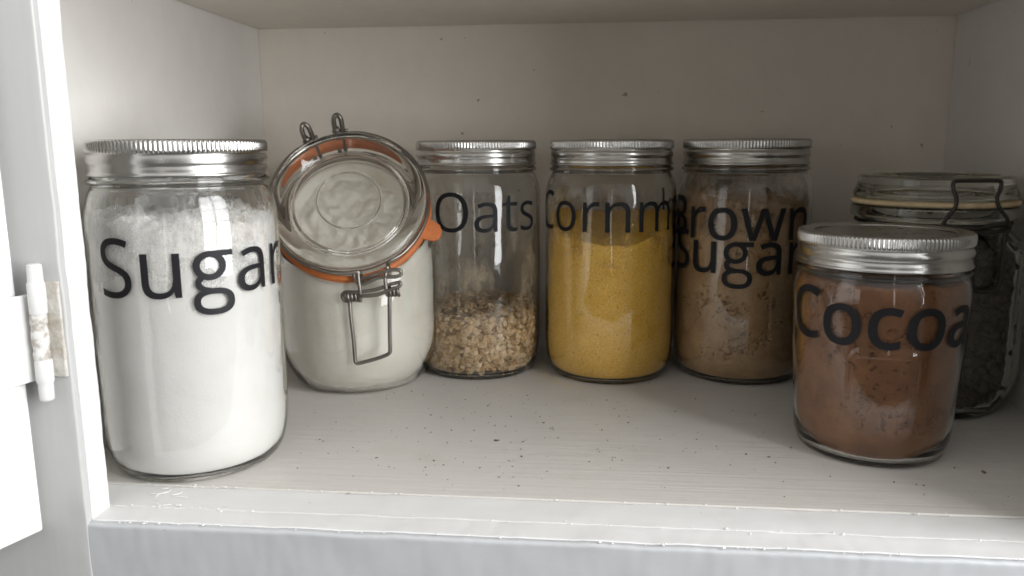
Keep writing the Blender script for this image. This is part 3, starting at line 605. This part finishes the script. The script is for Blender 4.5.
# -- brown sugar
j = thing('screw_lid_jar', (.3423, .2808, 0), 'tall jar of clumped brown sugar lettered Brown Sugar on two lines', 'jar', GROUP)
glass_jar(j, Q_OUT, Q_IN); screw_lid(j, HQ)
def top_b(x, y):
    m = math.exp(-(((x + .012) / .020) ** 2)) * .012 + math.exp(-(((x - .018) / .016) ** 2)) * .007
    return .1240 + m + y * .15 + .0060 * fbm(x * 60 + 8, y * 60, 5) + .0022 * noise.noise(Vector((x * 240, y * 240, 1))) + .001 * noise.noise(Vector((x * 600, y * 600, 1)))
def crack(th, z, seed, f=2.6, fz=58, cut=.88):
    c, s = math.cos(th), math.sin(th)
    wx = .30 * noise.noise(Vector((c * 9, s * 9, z * 190 + seed))) + .16 * noise.noise(Vector((c * 26, s * 26, z * 560 + seed)))
    r = 1 - abs(noise.noise(Vector((c * f + wx, s * f + seed + wx, z * fz + wx * 3)))) * 2.2
    m = noise.noise(Vector((c * 1.9 + 5, s * 1.9, z * 40 + seed))) + .02
    b = noise.noise(Vector((c * 15, s * 15 + seed, z * 330)))
    return min(1, max(0, r - cut) / .05) * max(0, min(1, m * 6)) * max(0, min(1, .4 + 2.5 * b))
def pits(th, z, seed, amount=.0):
    c, s = math.cos(th), math.sin(th)
    p = noise.noise(Vector((c * 13 + seed, s * 13, z * 300))) + .4 * noise.noise(Vector((c * 34 + seed, s * 34, z * 760)))
    m = noise.noise(Vector((c * 2.2, s * 2.2 + seed, z * 46)))
    return min(1, max(0, p - .46 + amount) / .06) * max(0, min(1, (m - .02) * 6))
def dis_b(th, z, zt):
    n = fbm(math.cos(th) * 6, math.sin(th) * 6, z * 130 + 5, 5)
    up = max(0, min(1, (z - (zt - .024)) / .024))
    return .0001 + .0036 * crack(th, z, 2.0) + .0030 * pits(th, z, 4.0, -.03) + max(0, n - .34 + .26 * up) * .006 * up + .00016 * abs(n)
contents('brown_sugar', j, Q_IN, top_b, M_brown, dis_b, 520, 260)
dust(j, Q_IN, .105, .158, (.42, .27, .15), .40)
lettering(j, [('Brown', -92.5, .1055, .0405, 6), ('Sugar', -83.6, .0818, .0408, 6)], q_rad)

# -- cocoa, the short jar
j = thing('screw_lid_jar', (.3905, .1315, 0), 'short jar of reddish brown cocoa powder lettered Cocoa, nearest on the right', 'jar', GROUP)
def emb(th, z):
    th = (th + PI) % (2 * PI) - PI
    u = (th - math.radians(-13.4)) * .0435; w, zb, zt = .0165, .0195, .064
    dx, dz = abs(u) - (w - .006), max(zb + .006 - z, z - (zt - .006))
    sd = math.hypot(max(dx, 0), max(dz, 0)) + min(max(dx, dz), 0) - .006
    return .00075 * math.exp(-(sd / .0008) ** 2)
mid_tab = sorted([(z, r - .0012) for z, r in p_rad_tab])
glass_jar(j, P_OUT[:9] + [(.0424, .0290), (.0426, .0330), (.0428, .0370), (.0432, .0440), (.0438, .0530), (.0443, .0620)] + P_OUT[10:], P_IN, M_glass, 360, (emb, lambda z: interp(mid_tab, z))); screw_lid(j, HP)
def top_k(x, y): return .0992 + .0015 * fbm(x * 50, y * 50, 7) + .001 * y / .04
def dis_k(th, z, zt):
    n = fbm(math.cos(th) * 6, math.sin(th) * 6, z * 120 + 15, 5)
    return .00008 + .0030 * crack(th, z, 7.0, 3.2, 76, .92) + .0024 * crack(th, z, 21.0, 5.4, 120, .90) + .0016 * pits(th, z, 9.0, -.22) + .00014 * abs(n)
contents('cocoa_powder', j, P_IN, top_k, M_cocoa, dis_k, 520, 220)
lettering(j, [('Cocoa', -88.5, .0675, .0385, 12)], p_rad)

# ------------------------------------------------------------------ slanted clip-top jar of flour
root = Vector((.0612, .2388, 0))
jar = thing('clip_top_jar', root, 'round jar of white powder with a slanted glass clip lid and orange rubber seal', 'jar')
e_, az_ = math.radians(32), math.radians(11)
nL = Vector((math.sin(az_) * math.cos(e_), -math.cos(az_) * math.cos(e_), math.sin(e_)))
e1 = Vector((math.cos(az_), math.sin(az_), 0)); e2 = nL.cross(e1)
CL = Vector((.0678, .2000, .1375)) - root; KS = .972
ML = Matrix(((e1.x * KS, e2.x * KS, nL.x * KS, CL.x), (e1.y * KS, e2.y * KS, nL.y * KS, CL.y), (e1.z * KS, e2.z * KS, nL.z * KS, CL.z), (0, 0, 0, 1)))
def L(phi, r, h):
    p = math.radians(phi); r *= KS; h *= KS; return CL + e1 * (r * math.cos(p)) + e2 * (r * math.sin(p)) + nL * h
def frame_ring(c, n, r, seg=128):
    ex = e1.copy(); ex = (ex - n * ex.dot(n)).normalized(); ey = n.cross(ex)
    return [tuple(c + ex * (r * math.cos(2 * PI * i / seg)) + ey * (r * math.sin(2 * PI * i / seg))) for i in range(seg)]
UP = Vector((0, 0, 1))
def oval(c, ey, rl, seg=128): return [tuple(c + e1 * (rl * math.cos(2 * PI * i / seg)) + ey * math.sin(2 * PI * i / seg)) for i in range(seg)]
def body_rings(off, z_floor, neck_off):
    """Bottom, straight side, bent shoulder and slanted neck, all inset by off."""
    R = [];
    base = [(.0370, 0), (.0420, .0010), (.0470, .0050), (.0512, .0118), (.0546, .0208), (.0567, .0305), (.0574, .0410), (.0574, .050)]
    base = catmull(base, 3)
    for r, z in base:
        t = max(0, 1 - z / .03)
        R.append((Vector((0, 0, z + off * t * 1.0)), UP.cross(e1) * (r - off), r - off))
    cN = CL - nL * .0302; hd = Vector((math.sin(az_), -math.cos(az_), 0)); fN, bN = cN - e2 * .0466, cN + e2 * .0466
    FR = [(.0574, .050), (.0574, .0545), (.0573, .0590), (.0571, .0640), (.0566, .0685), (.0556, .0725), (.0539, .0762), (.0505, .0795), (fN.dot(hd), fN.z)]
    BK = [(-.0574, .050), (-.0575, .066), (-.0568, .084), (-.0542, .103), (-.0505, .123), (-.0435, .140), (-.0330, .1515), (-.0200, .158), (bN.dot(hd), bN.z)]
    LT = [(.0574, 0), (.0576, 0), (.0577, 0), (.0576, 0), (.0573, .1), (.0565, .25), (.0550, .5), (.0515, .8), (.0466, 1)]
    FR, BK, LT = catmull(FR, 3), catmull(BK, 3), catmull(LT, 3); lat = cN.dot(e1)
    for (fu, fz), (bu, bz), (rl, w) in list(zip(FR, BK, LT))[1:]:
        f, b = hd * fu + UP * fz, hd * bu + UP * bz; c = (f + b) / 2 + e1 * (lat * w); ey = (b - f) / 2
        R.append((c, ey * (1 - off / ey.length), rl - off))
    return R
rings = [[(0, 0, .0014)], frame_ring(Vector((0, 0, .0014)), UP, .030), frame_ring(Vector((0, 0, .0010)), UP, .0345)]
rings += [oval(*q) for q in body_rings(0, 0, 0)]
lip = [(.0466, -.0300), (.0470, -.0292), (.0490, -.0286), (.0520, -.0281), (.0531, -.0266), (.0531, -.0226), (.0524, -.0204), (.0500, -.0196), (.0460, -.0194), (.0436, -.0197), (.0430, -.0212), (.0429, -.0260)]
rings += [frame_ring(CL + nL * h, nL, r) for r, h in lip]
inner = [oval(*q) for q in body_rings(.0030, 0, 0)][::-1]
rings += inner + [frame_ring(Vector((0, 0, .0034)), UP, .030), [(0, 0, .0034)]]
bm = bmesh.new(); rings_to_bm(bm, rings); bmesh.ops.recalc_face_normals(bm, faces=bm.faces[:])
link_mesh('glass_body', bm, M_clipglass, jar, True)
# flour
R2 = body_rings(.0033, 0, 0); R2 = R2[:-1]
rr = [[(0, 0, .0038)], frame_ring(Vector((0, 0, .0038)), UP, .030)] + [oval(*q) for q in R2]
c0, ey0, r0 = R2[-1]; n0_ = nL
for k in range(1, 30):
    f = 1 - k / 30; ring = []
    for i, p in enumerate(oval(c0, ey0 * f, r0 * f)):
        p = Vector(p); w = min(1, k / 4)
        b = .0065 * fbm(p.x * 42, p.y * 42, p.z * 42, 5) + .003 * noise.noise(p * 160)
        slump = -.16 * (p.z - c0.z) - .006
        ring.append(tuple(p + n0_ * (w * (b + slump))))
    rr.append(ring)
rr.append([tuple(c0 + n0_ * (-.004 + .0065 * fbm(c0.x * 42, c0.y * 42, c0.z * 42, 5)))])
bm = bmesh.new(); rings_to_bm(bm, rr); bmesh.ops.recalc_face_normals(bm, faces=bm.faces[:])
link_mesh('white_powder', bm, M_flour, jar, True)
# seal with pull tab
bm = bmesh.new()
def rfz(th, r, z):
    return r
lathe(bm, [(.0536, -.0142), (.0539, -.0131), (.0545, -.0129), (.0560, -.0132), (.0569, -.0142), (.0566, -.0152), (.0557, -.0159), (.0563, -.0166), (.0570, -.0176), (.0564, -.0188), (.0550, -.0193), (.0539, -.0191), (.0536, -.0175)], 128, None, True)
tabp = [(.051, -.0085), (.058, -.0078), (.0640, -.0066), (.0668, -.003), (.0672, 0), (.0668, .003), (.0640, .0066), (.058, .0078), (.051, .0085)]
ph = math.radians(341)
def tp(r, w, h):
    x, y = r * math.cos(ph) - w * math.sin(ph), r * math.sin(ph) + w * math.cos(ph); return (x, y, h)
tt = [bm.verts.new(tp(r, w, -.0132 - (r - .051) * .25)) for r, w in tabp]; tb = [bm.verts.new(tp(r, w, -.0150 - (r - .051) * .25)) for r, w in tabp]
bm.faces.new(tt); bm.faces.new(tb[::-1])
for i in range(len(tt)):
    k = (i + 1) % len(tt); bm.faces.new((tt[i], tb[i], tb[k], tt[k]))
bmesh.ops.recalc_face_normals(bm, faces=bm.faces[:])
o = link_mesh('rubber_seal', bm, M_rubber, jar, True, 40); o.matrix_local = ML.copy()
# glass lid: dished disc with an embossed ring
top_p = [(0, -.0052), (.0205, -.0052), (.0215, -.0046), (.0226, -.0046), (.0236, -.0052), (.0370, -.0052), (.0385, -.0050), (.0398, -.0040), (.0440, -.0016), (.0470, -.0002), (.0500, -.0002), (.0524, -.0012), (.0535, -.0034), (.0535, -.0070), (.0528, -.0105), (.0510, -.0122),
         (.0450, -.0124), (.0436, -.0128), (.0432, -.0140), (.0425, -.0150), (.0408, -.0146), (.0394, -.0108), (.0375, -.0098), (.0200, -.0096), (0, -.0096)]
bm = bmesh.new(); lathe(bm, [(0 if r < 1e-4 else r, z) for r, z in dedupe(sm(top_p, 3))], 128); bmesh.ops.recalc_face_normals(bm, faces=bm.faces[:])
o = link_mesh('glass_lid', bm, M_clipglass, jar, True); o.matrix_local = ML.copy()
# wires
W = .00125
PC, PH = 287, 109
bm = bmesh.new()
# bail round the lid: from the hinge eyes round both sides to the clasp
for sgn in (1, -1):
    a0, a1 = PH + sgn * 14, PH + sgn * (180 - 11.5)
    pts = [L(a0, .0570, -.016), L(a0, .0560, -.009)] + [L(a0 + (a1 - a0) * t / 16, .0547 + (.0006 if 0 < t < 16 else 0), -.0060) for t in range(17)]
    pts += [L(a1 + sgn * 1.5, .0562, -.0095), L(a1 + sgn * 1.5, .0568, -.0165), L(a1 + sgn * 1.5, .0560, -.0225)]
    tube(bm, pts, W, 10, False, 3)
link_mesh('bail_wire', bm, M_wire, jar, True)
bm = bmesh.new()
tube(bm, [L(i * 5, .0508, -.0292) for i in range(72)], W, 10, True)
link_mesh('neck_wire', bm, M_wire, jar, True)
for sgn in (1, -1):     # hinge eyes standing up behind the lid
    a = PH + sgn * 11
    bm = bmesh.new()
    tube(bm, [L(a - 2.4, .0545, -.020), L(a - 2.4, .0560, -.008), L(a - 2.4, .0612, .0030), L(a, .0636, .0050), L(a + 2.4, .0614, .0026), L(a + 2.8, .0575, -.008), L(a + 2.4, .0545, -.022)], W * 1.35, 10, False, 4)
    pts = [L(a + 1.0 + .7 * t * .1, .0585 + .0021 * math.cos(t * .9), -.0065 + .0021 * math.sin(t * .9)) for t in range(22)]
    tube(bm, pts, W * .9, 8)
    tube(bm, [L(a - 6, .0580, -.0072), L(a, .0584, -.0068), L(a + 5, .0580, -.0072)], W, 8, False, 3)
    link_mesh('hinge_loop', bm, M_wire, jar, True)
V3 = lambda x, y, z: Vector((x, y, z)) - root
# clasp: two crossing loops and coils over the lip
bm = bmesh.new()
tube(bm, [V3(.0752, .1800, .0905), V3(.0768, .1795, .0850), V3(.0808, .1785, .0815), V3(.0925, .1785, .0860), V3(.1040, .1790, .0868), V3(.1075, .1800, .0885), V3(.1060, .1795, .0912), V3(.0990, .1790, .0908), V3(.0880, .1790, .0872), V3(.0790, .1795, .0840)], W, 10, False, 4)
tube(bm, [V3(.0800, .1770, .0740), V3(.0920, .1765, .0752), V3(.1010, .1772, .0786), V3(.1062, .1785, .0806), V3(.1068, .1790, .0830), V3(.1020, .1790, .0822), V3(.0900, .1780, .0782), V3(.0780, .1775, .0765), V3(.0700, .1785, .0762), V3(.0676, .1795, .0735), V3(.0690, .1800, .0705), V3(.0735, .1795, .0700)], W, 10, False, 4)
for x0, zc in ((.0728, .0730), (.0985, .0768)):
    tube(bm, [V3(x0 + .00058 * t * .55 - .002, .1800 + .0027 * math.cos(t * .8), zc + .0027 * math.sin(t * .8)) for t in range(30)], W * .95, 8)
tube(bm, [V3(.0790, .1792, .0905), V3(.0797, .1775, .0840), V3(.0805, .1772, .0770), V3(.0800, .1780, .0700)], W, 10, False, 4)
tube(bm, [V3(.0985, .1815, .0935), V3(.0975, .1795, .0890), V3(.0972, .1780, .0830), V3(.0985, .1780, .0765)], W, 10, False, 4)
link_mesh('clasp', bm, M_wire, jar, True)
bm = bmesh.new()
tube(bm, [V3(.0722, .1800, .0720), V3(.0727, .1795, .0600), V3(.0738, .1800, .0430), V3(.0742, .1803, .0300), V3(.0752, .1803, .0278), V3(.0775, .1803, .0278), V3(.0880, .1800, .0308), V3(.0950, .1800, .0334), V3(.0978, .1798, .0352), V3(.0985, .1797, .0380), V3(.0986, .1795, .0480), V3(.0990, .1795, .0640), V3(.0992, .1800, .0760)], W * 1.05, 10, False, 4)
link_mesh('locking_lever', bm, M_wire, jar, True)

# ------------------------------------------------------------------ clip-top jar of dark chocolate chips, far right
rr_ = Vector((.4515, .2215, 0))
jr = thing('clip_top_jar', rr_, 'clear clip-lid jar of dark brown pieces with a cream seal, standing behind the cocoa jar', 'jar', rz=math.radians(4))
def sq(th, r, z):
    if .004 < z < .118 and r > .03:
        k = min(1, (z - .004) / .02) * min(1, (.118 - z) / .014)
        p = 5.0; t = th
        f = (abs(math.cos(t)) ** p + abs(math.sin(t)) ** p) ** (-1 / p)
        return r * (1 + k * (min(f, 1.16) - 1) * .95)
    return r
K_OUT = [(0, .004), (.030, .0034), (.0400, .0010), (.0425, 0), (.0465, .0010), (.0484, .0040), (.0495, .0090), (.0498, .020), (.0498, .060), (.0498, .098), (.0492, .106), (.0462, .1130), (.0448, .1170), (.0440, .1200), (.0442, .1226), (.0470, .1236), (.0488, .1250), (.0488, .1300), (.0478, .1318), (.0440, .1320)]
K_IN = [(.0400, .1318), (.0396, .1240), (.0404, .1170), (.0425, .1110), (.0464, .104), (.0470, .098), (.0470, .060), (.0470, .020), (.0464, .0110), (.0440, .0062), (.0380, .0045), (.0200, .0042), (0, .0042)]
prof = [(0 if r < 1e-5 else r, z) for r, z in dedupe(sm(K_OUT) + sm(K_IN))]
bm = bmesh.new(); lathe(bm, prof, 160, sq); bmesh.ops.recalc_face_normals(bm, faces=bm.faces[:])
link_mesh('glass_body', bm, M_dimglass, jr, True)
bm = bmesh.new()
tab = sorted((z, r) for r, z in sm(K_IN, 5) if z > .0066)
for i in range(1500):
    th = random.random() * 2 * PI; z = .0080 + random.random() * .106
    r = sq(th, interp(tab, z), z) - random.uniform(.0030, .0060)
    s = random.uniform(.0032, .0052)
    m = Matrix.Translation((r * math.sin(th), -r * math.cos(th), z)) @ Matrix.Rotation(random.random() * 6, 4, Vector((random.random() - .5, random.random() - .5, random.random() - .5)).normalized()) @ Matrix.Diagonal((s * .82, s * .82, s * random.uniform(.45, .72), 1))
    ico(bm, 2, lambda v: m @ v)
lathe(bm, [(0, .0055), (.036, .0065), (.0410, .014), (.0415, .060), (.0415, .1060), (.0340, .1130), (.020, .1150), (0, .1150)], 64, sq)
bmesh.ops.recalc_face_normals(bm, faces=bm.faces[:])
link_mesh('dark_filling', bm, M_choc, jr, True, 60)
bm = bmesh.new(); lathe(bm, [(.0405, .1336), (.0420, .1324), (.0476, .1323), (.0490, .1328), (.0494, .1340), (.0489, .1352), (.0476, .1356), (.0420, .1355), (.0405, .1348)], 160, lambda th, r, z: r + .0004 * noise.noise(Vector((math.cos(th) * 9, math.sin(th) * 9, z * 40))), True)
bmesh.ops.recalc_face_normals(bm, faces=bm.faces[:]); link_mesh('rubber_seal', bm, M_oldrubber, jr, True)
lidp = [(0, .1475), (.0300, .1475), (.0340, .1480), (.0370, .1500), (.0395, .1508), (.0430, .1508), (.0448, .1500), (.0454, .1482), (.0458, .1450), (.0468, .1420), (.0480, .1395), (.0480, .1372), (.0464, .1362), (.0410, .1360), (.0392, .1350), (.0386, .1300), (.0372, .1290), (.0360, .1330), (.0335, .1425), (.0300, .1432), (0, .1432)]
bm = bmesh.new(); lathe(bm, [(0 if r < 1e-4 else r, z) for r, z in dedupe(sm(lidp, 3))], 160); bmesh.ops.recalc_face_normals(bm, faces=bm.faces[:])
link_mesh('glass_lid', bm, M_dimglass, jr, True)
J3 = lambda x, y, z: Vector((x, y, z)) - rr_
def part_at(name, bm, mat):
    o = link_mesh(name, bm, mat, jr, True); o.matrix_parent_inverse = Matrix.Rotation(-jr.rotation_euler.z, 4, 'Z'); return o
Wd = .0012
bm = bmesh.new()
tube(bm, [J3(.4385, .1735, .1215), J3(.4400, .1725, .1262), J3(.4445, .1725, .1330), J3(.4452, .1735, .1385), J3(.4437, .1750, .1440), J3(.4440, .1758, .1478), J3(.4470, .1760, .1486), J3(.4580, .1758, .1487), J3(.4680, .1764, .1487), J3(.4712, .1770, .1478), J3(.4708, .1765, .1430), J3(.4690, .1755, .1390), J3(.4706, .1750, .1330), J3(.4752, .1750, .1270), J3(.4768, .1755, .1225), J3(.4760, .1750, .1160), J3(.4748, .1740, .1105)], Wd, 10, False, 4)
part_at('bail_wire', bm, M_darkwire)
bm = bmesh.new(); tube(bm, [(.0452 * math.sin(i * PI / 36), -.0452 * math.cos(i * PI / 36), .1213) for i in range(72)], Wd, 10, True)
link_mesh('neck_wire', bm, M_darkwire, jr, True)
bm = bmesh.new()
tube(bm, [J3(.4380, .1730, .1225), J3(.4480, .1718, .1212), J3(.4570, .1718, .1206), J3(.4640, .1722, .1222), J3(.4750, .1740, .1228), J3(.4770, .1745, .1205), J3(.4700, .1730, .1190), J3(.4560, .1716, .1186)], Wd, 10, False, 4)
tube(bm, [J3(.4560, .1705, .1195), J3(.4562, .1690, .1080), J3(.4566, .1690, .0900), J3(.4590, .1690, .0840), J3(.4700, .1700, .0840), J3(.4728, .1705, .0900), J3(.4735, .1715, .1080), J3(.4745, .1730, .1195)], Wd, 10, False, 4)
part_at('locking_lever', bm, M_darkwire)

# ------------------------------------------------------------------ crumbs and flakes
bm = bmesh.new()
def crumb(x, y, s, fl):
    m = Matrix.Translation((x, y, s * fl * .6 + .0001)) @ Matrix.Rotation(random.random() * 6.3, 4, 'Z') @ Matrix.Diagonal((s * random.uniform(.7, 1.7), s, s * fl, 1))
    ico(bm, 1, lambda v: m @ (v * (1 + .3 * noise.noise(v * 2 + Vector((x * 900, y * 900, 0))))))
for i in range(330):
    x = random.uniform(.07, .46) if random.random() < .6 else random.gauss(.19, .06); y = random.uniform(.046, .30) if random.random() < .35 else random.uniform(.06, .21)
    if (x - .0131) ** 2 + (y - .0847) ** 2 < .0022 or (x - .391) ** 2 + (y - .1323) ** 2 < .0018: continue
    crumb(x, y, random.choice((.0002, .00026, .00034, .0004, .0005)) * random.uniform(.8, 1.3), .5)
crumb(.176, .118, .0011, .4); crumb(.1775, .1185, .0009, .4); crumb(.437, .094, .0012, .4)
o = link_mesh('crumbs', bm, M_crumb, None, True); o['kind'] = 'stuff'; o['label'] = 'scattered brown crumbs on the white shelf'; o['category'] = 'crumbs'
M_spill = plain('spilled_cornmeal_grain', (.62, .42, .12), .8, .3, 400)
bm = bmesh.new()
for i in range(420):
    a = random.gauss(-1.05, .55); r = .0478 + abs(random.gauss(0, .0075)); crumb(.2446 + r * math.sin(a), .2742 - r * math.cos(a), random.uniform(.00014, .00030), .6)
o = link_mesh('spilled_cornmeal', bm, M_spill, None, True); o['kind'] = 'stuff'; o['label'] = 'yellow cornmeal spilled on the shelf beside the cornmeal jar'; o['category'] = 'cornmeal'
bm = bmesh.new()
def fl(x, y, s):
    n0 = len(bm.verts); crumb(x, y, s, .45)
for i in range(150):
    y = random.choice((random.gauss(.0012, .0007), random.gauss(.0183, .0014), random.gauss(.042, .001)))
    x = random.uniform(.006, .45) if random.random() < .7 else random.gauss(.035, .014)
    if x < .004: continue
    fl(x, max(.0008, y), random.uniform(.0002, .0007))
for i in range(8):
    x = random.gauss(.026, .010); y = random.gauss(.030, .006); a = random.gauss(.7, .6); l = random.uniform(.003, .007)
    if x < .006: continue
    tube(bm, [(x, y, .0002), (x + l * .5 * math.cos(a) + random.gauss(0, .0009), y + l * .5 * math.sin(a), .0001), (x + l * math.cos(a), y + l * math.sin(a), .0)], .00020, 6, False, 3)
for v in bm.verts: v.co.z += .0001
o = link_mesh('paint_flakes', bm, M_flake, None, True); o['kind'] = 'stuff'; o['label'] = 'white paint drips and flakes along the front edge of the shelf'; o['category'] = 'paint flakes'

# ------------------------------------------------------------------ light
def area(name, loc, target, w, h, power, col=(1, 1, 1)):
    l = bpy.data.lights.new(name, 'AREA'); l.shape = 'RECTANGLE'; l.size, l.size_y = w, h; l.energy = power; l.color = col
    o = bpy.data.objects.new(name, l); COL.objects.link(o); o.location = loc
    q = (Vector(target) - Vector(loc)).to_track_quat('-Z', 'Y'); o.rotation_euler = q.to_euler(); return o
WC = Vector((1.27, -.50, .36)); WT = Vector((.1, .06, .12))
wd = (WT - WC).normalized(); side = wd.cross(UP).normalized()
KEY = 4.8
for iu in (-1, 1):
    for iv in (-1, 0, 1, 2):
        p = WC + side * (iu * .21) + UP * (iv * .32)
        area('window_pane_lamp', p, p + Vector((wd.x, wd.y, -.08)), .38, .29, KEY, (.975, .99, 1.0))
area('doorway_lamp', (.28, -2.6, .35), (.25, 0, .1), .10, 1.5, 1.0, (1, .97, .93))
area('far_window_lamp', (-1.55, -1.7, .25), (.2, .1, .1), .36, 1.0, 1.5, (1, .98, .96))

w = bpy.data.worlds.new('World'); scene.world = w; w.use_nodes = True; nt = w.node_tree; bg = nt.nodes['Background']
tc = nt.nodes.new('ShaderNodeTexCoord'); 
rp = nt.nodes.new('ShaderNodeValToRGB'); el = rp.color_ramp.elements
el[0].color = (.30, .285, .26, 1); el[1].color = (3.4, 3.36, 3.28, 1)
x = el.new(.5); x.color = (.52, .50, .47, 1)
dp = nt.nodes.new('ShaderNodeVectorMath'); dp.operation = 'DOT_PRODUCT'; dp.inputs[1].default_value = (.12, 0, .48); ad = nt.nodes.new('ShaderNodeMath'); ad.inputs[1].default_value = .5
nt.links.new(tc.outputs['Generated'], dp.inputs[0]); nt.links.new(dp.outputs['Value'], ad.inputs[0]); nt.links.new(ad.outputs[0], rp.inputs['Fac']); nt.links.new(rp.outputs['Color'], bg.inputs['Color'])
bg.inputs['Strength'].default_value = .41

# ------------------------------------------------------------------ camera
f_, cx, cy, cz, pit, yaw, roll = 793.31, .22878, -.32125, .17059, .177804, .09708, -.0050817
r = Vector((math.cos(yaw), math.sin(yaw), 0)); fw0 = Vector((-math.sin(yaw), math.cos(yaw), 0))
fw = fw0 * math.cos(pit) - UP * math.sin(pit); up = fw0 * math.sin(pit) + UP * math.cos(pit)
r2 = r * math.cos(roll) + up * math.sin(roll); up2 = -r * math.sin(roll) + up * math.cos(roll)
cam = bpy.data.cameras.new('Camera'); co = bpy.data.objects.new('Camera', cam); COL.objects.link(co); scene.camera = co
co.matrix_world = Matrix(((r2.x, up2.x, -fw.x, cx), (r2.y, up2.y, -fw.y, cy), (r2.z, up2.z, -fw.z, cz), (0, 0, 0, 1)))
cam.sensor_width = 36; cam.lens = f_ / 1024 * 36; cam.clip_start = .01; cam.clip_end = 50

scene.view_settings.view_transform = 'Standard'; scene.view_settings.look = 'None'
scene.view_settings.exposure = -.2; scene.view_settings.gamma = 1
c = scene.cycles
c.max_bounces = 20; c.transmission_bounces = 16; c.transparent_max_bounces = 16; c.diffuse_bounces = 6; c.glossy_bounces = 8
c.caustics_refractive = True; c.caustics_reflective = True; c.blur_glossy = .3; c.sample_clamp_indirect = 6
c.use_denoising = True; c.filter_width = 1.7
